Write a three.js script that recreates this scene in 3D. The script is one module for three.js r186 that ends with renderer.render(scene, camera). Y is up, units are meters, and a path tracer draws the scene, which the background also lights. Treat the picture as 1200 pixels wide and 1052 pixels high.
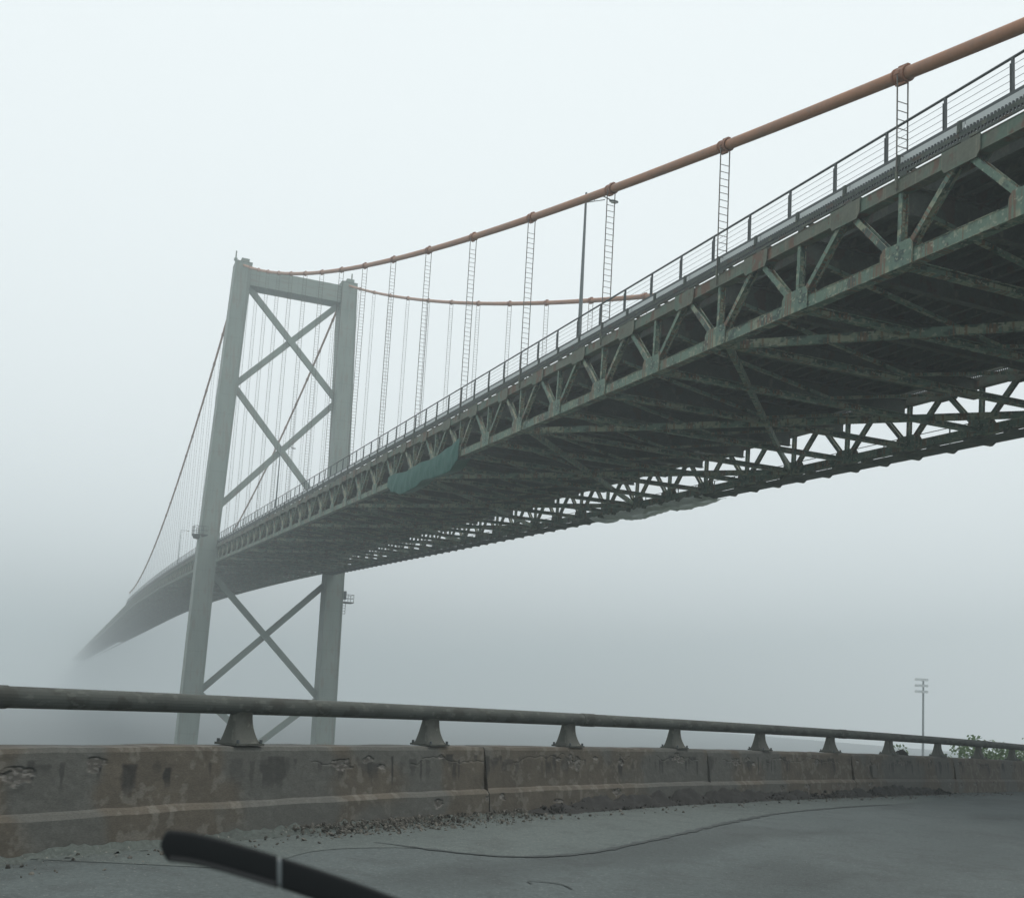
import * as THREE from 'three';
import { mergeGeometries } from 'three/addons/utils/BufferGeometryUtils.js';
import { ImprovedNoise } from 'three/addons/math/ImprovedNoise.js';

// ---------------------------------------------------------------- camera, sky, sun, haze, exposure
const scene = new THREE.Scene();
const EYE = 1.40;                                   // the eye is 1.4 m above the asphalt
const FULLH = 1290;
const camera = new THREE.PerspectiveCamera(2 * Math.atan(645 / 1300) * 180 / Math.PI, 1200 / FULLH, 0.05, 6000);
camera.position.set(0, EYE, 0);
camera.rotation.order = 'YXZ';
camera.rotation.set(7.8273 * Math.PI / 180, -21.9065 * Math.PI / 180, 3.2623 * Math.PI / 180);
camera.userData.fStop = 8; camera.focus = 60;
camera.setViewOffset(1200, FULLH, 0, 0, 1200, 1052);

const SKY = { zenith: [0.775, 0.825, 0.835], low: [0.82, 0.885, 0.905] };
{
  const W = 64, H = 64, data = new Float32Array(W * H * 4);
  for (let y = 0; y < H; y++) for (let x = 0; x < W; x++) {
    const el = Math.max(0, (y + 0.5) / H - 0.5) * 2, k = Math.min(1, el * 1.2);
    for (let c = 0; c < 3; c++) data[(y * W + x) * 4 + c] = SKY.low[c] + (SKY.zenith[c] - SKY.low[c]) * k;
    data[(y * W + x) * 4 + 3] = 1;
  }
  const t = new THREE.DataTexture(data, W, H, THREE.RGBAFormat, THREE.FloatType);
  t.mapping = THREE.EquirectangularReflectionMapping; t.magFilter = THREE.LinearFilter; t.wrapS = THREE.RepeatWrapping; t.needsUpdate = true;
  scene.background = t; scene.environment = t;
}
const sun = new THREE.DirectionalLight(0xfffaf2, 1.5);
sun.position.set(120, 260, -60); sun.target.position.set(10, 0, -60); sun.castShadow = true; sun.shadow.radius = 60;
Object.assign(sun.shadow.camera, { left: -220, right: 220, top: 220, bottom: -220, near: 1, far: 700 });
sun.shadow.mapSize.set(2048, 2048);
scene.add(sun, sun.target);
scene.fog = new THREE.FogExp2(new THREE.Color().setRGB(0.87, 0.965, 1.0), 0.0021);

const renderer = new THREE.WebGLRenderer({ antialias: true });
renderer.toneMapping = THREE.LinearToneMapping;
renderer.toneMappingExposure = 1.23;
renderer.shadowMap.enabled = true;
renderer.setSize(1024, 897);

// ---------------------------------------------------------------- helpers
function mulberry(a) { return () => { a |= 0; a = a + 0x6D2B79F5 | 0; let t = Math.imul(a ^ a >>> 15, 1 | a); t = t + Math.imul(t ^ t >>> 7, 61 | t) ^ t; return ((t ^ t >>> 14) >>> 0) / 4294967296; }; }
const rnd = mulberry(7), R = (a, b) => a + (b - a) * rnd();
const perlin = new ImprovedNoise();
const clamp = THREE.MathUtils.clamp, lerp = THREE.MathUtils.lerp, sstep = THREE.MathUtils.smoothstep;
const V = (x, y, z) => new THREE.Vector3(x, y + EYE, -z);        // metres right of, above and ahead of the eye
const taken = {};
function numbered(n) { const k = taken[n] = (taken[n] ?? -1) + 1; return k ? n + '_' + String(k).padStart(3, '0') : n; }
function thing(name, label, category, group, pos) {
  const g = new THREE.Group(); g.name = numbered(name); g.userData = { label, category };
  if (group) g.userData.group = group;
  if (pos) g.position.copy(pos);
  scene.add(g); return g;
}
function part(name, geo, mat, parent, pos) {
  const m = new THREE.Mesh(geo, mat); m.name = name; m.castShadow = m.receiveShadow = true;
  if (pos) m.position.copy(pos);
  parent.add(m); return m;
}
function single(name, geo, mat, label, category, group) {
  const m = new THREE.Mesh(geo, mat); m.name = numbered(name); m.castShadow = m.receiveShadow = true;
  m.userData = { label, category }; if (group) m.userData.group = group;
  scene.add(m); return m;
}
function structure(name, geo, mat, parent = scene) {
  const m = new THREE.Mesh(geo, mat); m.name = name; m.castShadow = m.receiveShadow = true; m.userData.kind = 'structure'; parent.add(m); return m;
}
function stuff(m) { m.userData.kind = 'stuff'; return m; }
// metre uvs: the longest side runs along u
function metreUV(g, ou = rnd() * 9, ov = rnd() * 9) {
  g.computeBoundingBox();
  const p = g.attributes.position, n = g.attributes.normal, uv = new Float32Array(p.count * 2), s = g.boundingBox.getSize(new THREE.Vector3()).toArray();
  for (let i = 0; i < p.count; i++) {
    const a = [Math.abs(n.getX(i)), Math.abs(n.getY(i)), Math.abs(n.getZ(i))], d = a.indexOf(Math.max(...a)), ax = [0, 1, 2].filter((k) => k !== d).sort((q, w) => s[w] - s[q]);
    const v = [p.getX(i), p.getY(i), p.getZ(i)];
    uv[i * 2] = v[ax[0]] + ou; uv[i * 2 + 1] = v[ax[1]] + ov + d * 0.7;
  }
  g.setAttribute('uv', new THREE.BufferAttribute(uv, 2));
  return g;
}
const box = (w, h, d, x = 0, y = 0, z = 0) => new THREE.BoxGeometry(w, h, d).translate(x, y, z);
const mbox = (...a) => metreUV(box(...a));
const join = (list) => { const g = mergeGeometries(list.map((q) => (q.index ? q.toNonIndexed() : q)).map((q) => { for (const k of Object.keys(q.attributes)) if (!['position', 'normal', 'uv'].includes(k)) q.deleteAttribute(k); return q; })); return g; };
const UP = new THREE.Vector3(0, 1, 0);
// turn a geometry whose long axis is +Z (front face +X) so that it runs from a to b
function along(g, a, b, upv = new THREE.Vector3(1, 0, 0)) {
  const z = b.clone().sub(a), len = z.length(); z.normalize();
  const y = z.clone().cross(upv).normalize(), x = y.clone().cross(z).normalize();
  const m = new THREE.Matrix4().makeBasis(x, y, z).setPosition(a.clone().add(b).multiplyScalar(0.5));
  return g.applyMatrix4(m);
}
const bar = (a, b, w, h, upv) => along(mbox(w, h, a.distanceTo(b)), a, b, upv);         // w along upv, h across
function rod(a, b, r, n = 6, r2 = r) {
  const len = a.distanceTo(b), g = new THREE.CylinderGeometry(r2, r, len, n, 1, false), q = new THREE.Quaternion().setFromUnitVectors(UP, b.clone().sub(a).normalize());
  return g.applyQuaternion(q).translate(...a.clone().add(b).multiplyScalar(0.5).toArray());
}
// H-section member along Z with flanges parallel to the YZ plane (flange width fw, depth dp)
function hsec(len, fw, dp, t = 0.025) {
  return join([mbox(t, fw, len, -dp / 2, 0, 0), mbox(t, fw, len, dp / 2, 0, 0), mbox(dp - t * 2.2, t, len, 0, 0, 0)]);
}
function tube(points, r, seg, rad) {
  const c = new THREE.CatmullRomCurve3(points), g = new THREE.TubeGeometry(c, seg, r, rad, false), L = c.getLength(), uv = g.attributes.uv;
  for (let i = 0; i < uv.count; i++) uv.setXY(i, uv.getX(i) * L, uv.getY(i) * r * 6.283);
  return g;
}

// ---------------------------------------------------------------- procedural textures
function hash2(x, y, s) { let h = Math.imul(x, 374761393) + Math.imul(y, 668265263) + Math.imul(s, 2147483647 ^ 0x5bd1e995) | 0; h = Math.imul(h ^ h >>> 13, 1274126177); return ((h ^ h >>> 16) >>> 0) / 4294967296; }
function vnoise(u, v, fx, fy, s) {              // tiles over u, v in 0..1
  const x = u * fx, y = v * fy, ix = Math.floor(x), iy = Math.floor(y), a = x - ix, b = y - iy, sa = a * a * (3 - 2 * a), sb = b * b * (3 - 2 * b);
  const q = (i, j) => hash2(((i % fx) + fx) % fx, ((j % fy) + fy) % fy, s);
  return lerp(lerp(q(ix, iy), q(ix + 1, iy), sa), lerp(q(ix, iy + 1), q(ix + 1, iy + 1), sa), sb);
}
function fbm(u, v, fx, fy, s, o = 4) { let t = 0, a = 0.5, n = 0; for (let i = 0; i < o; i++) { t += a * vnoise(u, v, fx << i, fy << i, s + i); n += a; a *= 0.5; } return t / n; }
function texture(W, H, fn, repeatU, repeatV, srgb = true) {
  const d = new Uint8Array(W * H * 4);
  for (let y = 0; y < H; y++) for (let x = 0; x < W; x++) {
    const c = fn(x / W, y / H), i = (y * W + x) * 4;
    for (let k = 0; k < 3; k++) { const l = clamp(c[k], 0, 1); d[i + k] = Math.round(255 * (srgb ? (l <= 0.0031308 ? l * 12.92 : 1.055 * Math.pow(l, 1 / 2.4) - 0.055) : l)); }
    d[i + 3] = 255;
  }
  const t = new THREE.DataTexture(d, W, H); t.wrapS = t.wrapT = THREE.RepeatWrapping; t.magFilter = THREE.LinearFilter; t.minFilter = THREE.LinearMipmapLinearFilter; t.generateMipmaps = true;
  t.repeat.set(1 / repeatU, 1 / repeatV); if (srgb) t.colorSpace = THREE.SRGBColorSpace; t.needsUpdate = true; return t;
}
const mix3 = (a, b, k) => [lerp(a[0], b[0], k), lerp(a[1], b[1], k), lerp(a[2], b[2], k)];
const mul3 = (a, k) => [a[0] * k, a[1] * k, a[2] * k];
// weathered green bridge paint: worn pale patches, olive grime, rust runs across the short side
const greenPaint = texture(512, 512, (u, v) => {
  let c = mix3([0.085, 0.145, 0.115], [0.135, 0.20, 0.15], fbm(u, v, 7, 9, 3));
  c = mix3(c, [0.23, 0.25, 0.175], sstep(fbm(u, v, 11, 5, 21), 0.52, 0.66));
  c = mix3(c, [0.04, 0.07, 0.06], sstep(fbm(u, v, 9, 14, 51), 0.55, 0.68));
  const run = vnoise(u, v, 96, 3, 31) * 0.6 + vnoise(u, v, 43, 5, 37) * 0.4;
  c = mix3(c, [0.155, 0.085, 0.05], sstep(run * 0.62 + fbm(u, v, 5, 6, 33) * 0.5, 0.6, 0.72) * 0.85);
  c = mix3(c, [0.30, 0.32, 0.24], sstep(fbm(u, v, 40, 40, 71, 2), 0.69, 0.76) * 0.7);
  return mul3(c, 0.86 + 0.28 * fbm(u, v, 60, 60, 5, 2));
}, 4, 4);
// the same paint with more rust bleeding through: top chord and its gussets
const brownPaint = texture(512, 512, (u, v) => {
  let c = mix3([0.095, 0.105, 0.083], [0.15, 0.16, 0.125], fbm(u, v, 6, 8, 13));
  c = mix3(c, [0.10, 0.155, 0.12], sstep(fbm(u, v, 8, 8, 41), 0.48, 0.64) * 0.8);
  const run = vnoise(u, v, 90, 2, 61) * 0.65 + vnoise(u, v, 37, 4, 67) * 0.35;
  c = mix3(c, [0.21, 0.20, 0.15], sstep(run, 0.6, 0.85) * 0.6);
  c = mix3(c, [0.14, 0.075, 0.05], sstep(fbm(u, v, 13, 7, 77), 0.55, 0.7) * 0.85);
  return mul3(c, 0.85 + 0.3 * fbm(u, v, 60, 60, 15, 2));
}, 4, 4);
const grimeShadeSteel = texture(512, 512, (u, v) => {  // grimy dark steel; the shade under the deck is put into this colour
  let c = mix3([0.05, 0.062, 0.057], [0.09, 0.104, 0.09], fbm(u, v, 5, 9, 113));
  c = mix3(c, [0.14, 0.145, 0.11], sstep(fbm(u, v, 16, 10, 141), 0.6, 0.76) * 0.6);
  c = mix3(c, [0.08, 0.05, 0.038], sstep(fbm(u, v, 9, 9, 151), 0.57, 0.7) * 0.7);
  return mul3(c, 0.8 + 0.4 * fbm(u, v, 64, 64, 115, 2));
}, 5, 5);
const cablePaint = texture(256, 256, (u, v) => {
  let c = mix3([0.40, 0.185, 0.10], [0.32, 0.16, 0.095], fbm(u, v, 6, 4, 213));
  c = mix3(c, [0.24, 0.15, 0.11], sstep(fbm(u, v, 9, 3, 241), 0.5, 0.75) * 0.6);
  return mul3(c, 0.96 + 0.08 * vnoise(u, v, 128, 1, 5));
}, 7, 1.2);
const towerPaint = texture(512, 512, (u, v) => {
  let c = mix3([0.165, 0.205, 0.18], [0.22, 0.26, 0.225], fbm(u, v, 4, 6, 313));
  c = mix3(c, [0.14, 0.17, 0.15], sstep(vnoise(u, v, 3, 60, 341) * 0.5 + fbm(u, v, 4, 12, 343) * 0.5, 0.55, 0.75) * 0.6);
  if ((u * 4) % 1 < 0.008) c = mul3(c, 0.62);
  c = mix3(c, [0.17, 0.13, 0.10], sstep(fbm(u, v, 6, 24, 371), 0.62, 0.74) * 0.5);
  return c;
}, 12, 6);
const asphaltTex = texture(768, 768, (u, v) => {
  const fine = hash2(Math.floor(u * 512), Math.floor(v * 512), 9), grain = vnoise(u, v, 200, 200, 401), w = fbm(u, v, 18, 18, 421, 4), b = fbm(u, v, 3, 3, 411, 3);
  let c = mix3([0.052, 0.066, 0.066], [0.072, 0.088, 0.087], b);
  c = mix3(c, [0.042, 0.05, 0.05], sstep(w, 0.56, 0.7) * 0.45);
  c = mul3(c, 0.68 + 0.3 * fine + 0.38 * grain);
  if (fine > 0.988) c = mix3(c, [0.2, 0.2, 0.19], 0.7);
  return c;
}, 5.3, 5.3);
const asphaltBump = texture(512, 512, (u, v) => { const h = 0.6 * hash2(Math.floor(u * 512), Math.floor(v * 512), 19) + 0.4 * vnoise(u, v, 128, 128, 23); return [h, h, h]; }, 1.7, 1.7, false);
// cast concrete of the parapet: u along it (24 m a tile), v up its face
function concreteFace(seed, tone, relief = false) {
  const drips = [], spalls = [], r = mulberry(seed);
  for (let i = 0; i < 150; i++) drips.push([r(), 0.0022 * (0.3 + r() * r() * 2.6), 0.74 + r() * 0.13, 0.40 + r() * 0.30, 0.25 + r() * 0.65]);
  for (let i = 0; i < 34; i++) spalls.push([r(), r() < 0.6 ? 0.72 + r() * 0.2 : 0.05 + r() * 0.28, 0.002 + 0.006 * r() * r(), 0.03 + 0.10 * r() * r()]);
  return texture(relief ? 1024 : 2048, relief ? 128 : 256, (u, v) => {
    let c = mix3(mul3([0.066, 0.058, 0.046], tone), mul3([0.112, 0.097, 0.076], tone), fbm(u, v, 110, 4, seed + 1));
    c = mix3(c, mul3([0.16, 0.15, 0.13], tone), sstep(fbm(u, v, 260, 9, seed + 5), 0.56, 0.68) * 0.55);
    c = mix3(c, mul3([0.085, 0.09, 0.085], tone), sstep(fbm(u, v, 24, 1, seed + 7, 3), 0.5, 0.62) * 0.7);
    const crack = 0.80 + (fbm(u, 0.5, 90, 1, seed + 9) - 0.5) * 0.24, dd = Math.abs(v - crack), open = fbm(u, 0.2, 30, 1, seed + 12, 2) > 0.53 ? 1 - sstep(dd, 0.004, 0.012) : 0;
    let dark = 0, pit = 0;
    for (const [du, w, top, low, k] of drips) {
      let a = Math.abs(u - du); a = Math.min(a, 1 - a); if (a > w * 2.4) continue;
      const ww = w * (0.5 + 1.0 * vnoise(u, v, 400, 12, seed + 30)) * (0.5 + 0.5 * sstep(v, low, top));
      if (v < top + 0.04 && v > low) dark = Math.max(dark, k * (1 - sstep(a, ww * 0.7, ww * 1.25)) * sstep(v, low, low + 0.2) * (1 - sstep(v, top, top + 0.03)));
    }
    for (const [su, sv, w, h] of spalls) {
      let a = Math.abs(u - su); a = Math.min(a, 1 - a); if (a > w * 1.8 || Math.abs(v - sv) > h * 1.8) continue;
      const q = Math.hypot(a / w, (v - sv) / h) + (fbm(u, v, 300, 14, seed + 61, 3) - 0.5) * 1.5; pit = Math.max(pit, 1 - sstep(q, 0.86, 0.98));
    }
    if (relief) { const h = 0.75 - 0.6 * pit - 0.22 * open + 0.18 * (fbm(u, v, 500, 16, seed + 70, 3) - 0.5); return [h, h, h]; }
    c = mix3(c, [0.022, 0.022, 0.021], Math.max(dark, open * 0.2));
    c = mix3(c, mix3([0.075, 0.07, 0.062], [0.15, 0.143, 0.13], sstep(fbm(u, v, 600, 40, seed + 81, 2), 0.45, 0.65)), pit * 0.9);
    return mul3(c, 0.78 + 0.44 * hash2(Math.floor(u * 2048), Math.floor(v * 256), seed));
  }, 1, 1, !relief);
}
const concreteA = concreteFace(501, 1), concreteB = concreteFace(733, 0.93), reliefA = concreteFace(501, 1, true), reliefB = concreteFace(733, 1, true);
const grime = texture(512, 256, (u, v) => {
  let c = mul3([0.085, 0.087, 0.082], 0.75 + 0.5 * fbm(u, v, 6, 4, 1301));
  c = mix3(c, [0.045, 0.043, 0.038], sstep(fbm(u, v, 14, 3, 1311), 0.52, 0.68) * 0.8);
  c = mix3(c, [0.15, 0.15, 0.14], sstep(fbm(u, v, 30, 12, 1321), 0.63, 0.72) * 0.6);
  return mul3(c, 0.85 + 0.3 * hash2(Math.floor(u * 512), Math.floor(v * 256), 77));
}, 3, 1);
const std = (o) => new THREE.MeshStandardMaterial({ roughness: 0.8, metalness: 0, ...o });
const lin = (r, g, b) => new THREE.Color().setRGB(r, g, b);
const M = {
  green: std({ map: greenPaint, roughness: 0.7 }), brown: std({ map: brownPaint, roughness: 0.8 }), grimeShadeSteel: std({ map: grimeShadeSteel, roughness: 0.85 }),
  cable: std({ map: cablePaint, roughness: 0.6 }), clamp: std({ map: cablePaint, color: lin(0.8, 0.72, 0.7), roughness: 0.6 }),
  rope: std({ color: lin(0.12, 0.11, 0.10), roughness: 0.6 }), tower: std({ map: towerPaint, roughness: 0.65 }),
  rail: std({ color: lin(0.055, 0.065, 0.068), roughness: 0.55 }), wire: std({ color: lin(0.30, 0.32, 0.33), roughness: 0.5, metalness: 0.3 }),
  galv: std({ color: lin(0.50, 0.53, 0.53), roughness: 0.55 }), lamp: std({ color: lin(0.16, 0.18, 0.185), roughness: 0.5 }),
  lens: std({ color: lin(0.6, 0.62, 0.6), roughness: 0.2 }),
  tarp: new THREE.MeshPhysicalMaterial({ color: lin(0.008, 0.095, 0.074), roughness: 0.75, side: THREE.DoubleSide, transmission: 0.05, thickness: 0 }),
  net: new THREE.MeshPhysicalMaterial({ color: lin(0.7, 0.74, 0.74), roughness: 0.85, side: THREE.DoubleSide, transmission: 0.65, thickness: 0 }),
  asphalt: std({ map: asphaltTex, vertexColors: true, bumpMap: asphaltBump, bumpScale: 0.006, roughness: 0.85 }),
  shoulder: std({ map: asphaltTex, color: lin(1.28, 1.25, 1.2), bumpMap: asphaltBump, bumpScale: 0.008, roughness: 0.9 }),
  concA: std({ map: concreteA, bumpMap: reliefA, bumpScale: 0.03, roughness: 0.92 }), concB: std({ map: concreteB, bumpMap: reliefB, bumpScale: 0.03, roughness: 0.92 }),
  alu: std({ map: grime, color: lin(0.62, 0.68, 0.64), roughness: 0.8 }), post: std({ map: grime, color: lin(0.75, 0.78, 0.72), roughness: 0.85 }),
  tar: std({ map: asphaltTex, color: lin(0.55, 0.55, 0.55), roughness: 0.85 }), dirt: std({ color: lin(0.022, 0.022, 0.021), roughness: 1 }),
  silt: std({ map: asphaltTex, color: lin(1.1, 1.05, 0.97), roughness: 1 }), stone: std({ color: lin(0.10, 0.097, 0.088), roughness: 0.95 }), grass: std({ color: lin(0.06, 0.085, 0.04), roughness: 1 }),
  bark: std({ color: lin(0.10, 0.08, 0.06), roughness: 0.95 }),
  water: std({ color: lin(0.06, 0.075, 0.08), roughness: 0.6 }), rubber: std({ color: lin(0.011, 0.013, 0.014), roughness: 1 }),
  carpaint: std({ color: lin(0.10, 0.11, 0.115), roughness: 0.35, metalness: 0.3 }), plastic: std({ color: lin(0.02, 0.021, 0.022), roughness: 0.7 }),
};

// ---------------------------------------------------------------- ramp road, parapet line
const SL0 = -26, SL1 = 64, DS = 0.25, line = [];
{
  const head = (s) => { const c = clamp(s, -16, 31); return 0.980489 + 0.0137161 * c - 0.00038083 * c * c; };
  const step = (from, to, d) => { let x = 1.83727, z = 11.17809, out = []; for (let s = from; d > 0 ? s <= to : s >= to; s += d) { out.push({ s, x, z, h: head(s) }); const m = head(s + d / 2); x += Math.sin(m) * d; z += Math.cos(m) * d; } return out; };
  const a = step(0, SL0, -DS), b = step(0, SL1, DS);
  line.push(...a.slice(1).reverse(), ...b);
}
const drop = (s) => 0.0013634 * s - 0.00038708 * s * s;
function onLine(s, off = 0) {                        // off > 0: away from the road (outside)
  const f = clamp((s - SL0) / DS, 0, line.length - 1.001), i = Math.floor(f), k = f - i, a = line[i], b = line[i + 1];
  const x = lerp(a.x, b.x, k), z = lerp(a.z, b.z, k), h = lerp(a.h, b.h, k);
  return { x: x - Math.cos(h) * off, z: z + Math.sin(h) * off, h, y: -EYE + drop(s) };
}
// a skin swept along the line: profile of [offset, height] pairs
function sweep(s0, s1, ds, profile, uvFn, closedEnds = false) {
  const n = Math.max(1, Math.ceil((s1 - s0) / ds)), pos = [], uv = [], idx = [], m = profile.length;
  for (let j = 0; j < m - 1; j++) {
    const base = pos.length / 3;
    for (let i = 0; i <= n; i++) for (let e = 0; e < 2; e++) {
      const s = s0 + (s1 - s0) * i / n, [o, y] = profile[j + e], q = onLine(s, o), w = V(q.x, q.y + y, q.z);
      pos.push(w.x, w.y, w.z); uv.push(...uvFn(s, j + e, o, y));
    }
    for (let i = 0; i < n; i++) { const a = base + i * 2; idx.push(a, a + 2, a + 1, a + 1, a + 2, a + 3); }
  }
  if (closedEnds) for (const [s, flip] of [[s0, 0], [s1, 1]]) {
    const base = pos.length / 3;
    for (const [o, y] of profile) { const q = onLine(s, o), w = V(q.x, q.y + y, q.z); pos.push(w.x, w.y, w.z); uv.push(...uvFn(s + o, 0, o, y)); }
    for (let i = 1; i < m - 1; i++) flip ? idx.push(base, base + i, base + i + 1) : idx.push(base, base + i + 1, base + i);
  }
  const g = new THREE.BufferGeometry();
  g.setAttribute('position', new THREE.Float32BufferAttribute(pos, 3)); g.setAttribute('uv', new THREE.Float32BufferAttribute(uv, 2)); g.setIndex(idx); g.computeVertexNormals(); return g;
}
const bumpy = (x, z) => 0.012 * perlin.noise(x * 0.35, 3.1, z * 0.35);
{ // road slab: from the parapet to 17 m inside, with its edges down to the ground
  const prof = [[0.55, -12.5], [0.55, -0.02], [0, -0.02]];
  structure('retaining_wall', sweep(SL0, SL1, 1, prof, (s, j, o, y) => [s / 24, y / 24]), M.concB);
  const rp = []; for (let o = 0.02; o >= -17.1; o -= 0.25) rp.push([o, 0]);
  const g = sweep(SL0, SL1, 0.35, rp, (s, j, o) => [s, o]);
  const p = g.attributes.position; for (let i = 0; i < p.count; i++) { p.setY(i, p.getY(i) + bumpy(p.getX(i), p.getZ(i))); }
  g.computeVertexNormals();
  const uvr = g.attributes.uv, col = new Float32Array(p.count * 3);
  for (let i = 0; i < p.count; i++) {            // worn wheel tracks, patches and oil-dark streaks along the lane
    const a = uvr.getX(i), o = uvr.getY(i), track = Math.exp(-(((o + 4.9) / 0.5) ** 2)) + Math.exp(-(((o + 6.7) / 0.5) ** 2)) + Math.exp(-(((o + 9.3) / 0.5) ** 2));
    const n = 0.16 * perlin.noise(a * 0.16, o * 0.9, 5.5) + 0.12 * perlin.noise(a * 0.6, o * 1.7, 8.5) - 0.10 * track - 0.22 * sstep(perlin.noise(a * 0.35, o * 1.1, 12.5), 0.28, 0.36);
    for (let c = 0; c < 3; c++) col[i * 3 + c] = 1 + n;
  }
  g.setAttribute('color', new THREE.BufferAttribute(col, 3));
  structure('road', g, M.asphalt);
  // older, paler strip of asphalt between the tar seam and the parapet
  structure('road_shoulder', (() => {
    const pos = [], uv = [], idx = [], n = 70, m = 12;
    const seam = new THREE.CatmullRomCurve3([[1.6, 9.0], [2.4, 10.1], [3.36, 10.2], [3.77, 9.79], [4.22, 9.64], [4.97, 9.92], [5.78, 10.55], [6.99, 11.53], [8.66, 12.98], [10.51, 14.39], [12.2, 15.45], [14.5, 16.6], [17.5, 18.6]].map(([x, z]) => new THREE.Vector3(x, 0, z)));
    for (let i = 0; i <= n; i++) {
      const a = seam.getPoint(i / n), s = lerp(-2.6, 18.3, i / n), q = onLine(s, -0.1);
      let best = 1e9, sa = s; for (const l of line) { const d = (l.x - a.x) ** 2 + (l.z - a.z) ** 2; if (d < best) { best = d; sa = l.s; } }
      for (let j = 0; j <= m; j++) { const k = j / m, x = lerp(a.x, q.x, k), z = lerp(a.z, q.z, k), y = lerp(-EYE + drop(sa), q.y, k), w = V(x, y + 0.004, z); w.y += bumpy(w.x, w.z); pos.push(w.x, w.y, w.z); uv.push(x * 1.07 + 5, z * 1.07); }
    }
    for (let i = 0; i < n; i++) for (let j = 0; j < m; j++) { const a = i * (m + 1) + j, b = a + m + 1; idx.push(a, b, a + 1, a + 1, b, b + 1); }
    const h = new THREE.BufferGeometry(); h.setAttribute('position', new THREE.Float32BufferAttribute(pos, 3)); h.setAttribute('uv', new THREE.Float32BufferAttribute(uv, 2)); h.setIndex(idx); h.computeVertexNormals(); return h;
  })(), M.shoulder);
}
structure('ground', (() => { const g = new THREE.PlaneGeometry(340, 200, 60, 40).rotateX(-Math.PI / 2).translate(70, -11.2, 15); const p = g.attributes.position; for (let i = 0; i < p.count; i++) p.setY(i, p.getY(i) + 0.6 * perlin.noise(p.getX(i) * 0.05, 1.7, p.getZ(i) * 0.05)); g.computeVertexNormals(); return g; })(), M.grass);
structure('water', new THREE.PlaneGeometry(1000, 1000).rotateX(-Math.PI / 2).translate(60, -14, -400), M.water);

// ---------------------------------------------------------------- the bridge: shared dimensions
const XN = 20.57, XF = 37.3, P = 4.6, Z0 = 23.4, ZT = Z0 + 32 * P, HALF = 213;
const B = (Z) => { if (Z <= ZT) return 11.57 + 0.04 * Z; const u = Z - ZT; return 11.57 + 0.04 * ZT + (u <= 260 ? 0.04 * u - 0.04 * u * u / 520 : 5.2); };
const G = (Z) => (Z <= ZT ? 0.04 : Math.max(0, 0.04 - 0.08 * (Z - ZT) / 520));
const cableY = (Z) => (Z <= ZT ? 18.4 + 0.2701 * (Z - 23.7) + 0.000614 * (Z - 23.7) * (Z - 89.6) : 29.5 + (65.4 - 29.5) * ((Z - ZT - HALF) / HALF) ** 2);
function at(m, X, Z, rel = 0) { m.position.copy(V(X, B(Z) + rel, Z)); m.rotation.x = Math.atan(G(Z)); return m; }
const EDGE = 2.65;                                  // top of the top chord above the bottom of the bottom chord

// ---------------------------------------------------------------- stiffening trusses
const zigzag = (w, h) => { const s = new THREE.Shape(); s.moveTo(-w / 2, 0); s.lineTo(w / 2, 0); s.lineTo(w / 2, h - 0.17); s.lineTo(w / 2 - 0.12, h); s.lineTo(-w / 2 + 0.12, h); s.lineTo(-w / 2, h - 0.17); return s; };
function plate(shape) { const g = new THREE.ExtrudeGeometry(shape, { depth: 0.024, bevelEnabled: false }); return metreUV(g.rotateY(Math.PI / 2)); }
const G_ = {
  bottomChord: [0, 1, 2, 3].map(() => join([mbox(0.30, 0.36, P - 0.004, 0, 0.2, 0), mbox(0.35, 0.022, P - 0.004, 0, 0.009, 0), mbox(0.34, 0.022, P - 0.004, 0, 0.392, 0)])),
  topChord: [0, 1, 2, 3].map(() => join([mbox(0.30, 0.38, P - 0.004, 0, 2.43, 0), mbox(0.34, 0.022, P - 0.004, 0, 2.231, 0), mbox(0.34, 0.022, P - 0.004, 0, 2.631, 0)])),
  vertical: [0, 1].map(() => hsec(1.80, 0.155, 0.20).rotateX(Math.PI / 2).translate(0, 1.31, 0)),
  bottomGusset: [0, 1, 2].map(() => join([plate(zigzag(1.3, 0.72)).translate(-0.208, -0.012, 0), plate(zigzag(1.3, 0.72)).translate(0.184, -0.012, 0)])),
  topGusset: [0, 1, 2].map(() => join([plate(zigzag(1.35, 0.60)).rotateX(Math.PI).translate(-0.208, 2.664, 0), plate(zigzag(1.35, 0.60)).rotateX(Math.PI).translate(0.184, 2.664, 0)])),
};
function diagonal(dir, w) {                         // from a bottom node to the next top node, dir = +1 ahead
  const a = new THREE.Vector3(0, 0.42, -dir * 0.24), b = new THREE.Vector3(0, 2.2, -dir * (P / 2 - 0.28));
  return along(hsec(a.distanceTo(b), w, 0.22), a, b);
}
const diagGeo = { 1: [diagonal(1, 0.185), diagonal(1, 0.185)], '-1': [diagonal(-1, 0.17), diagonal(-1, 0.17)] };
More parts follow.
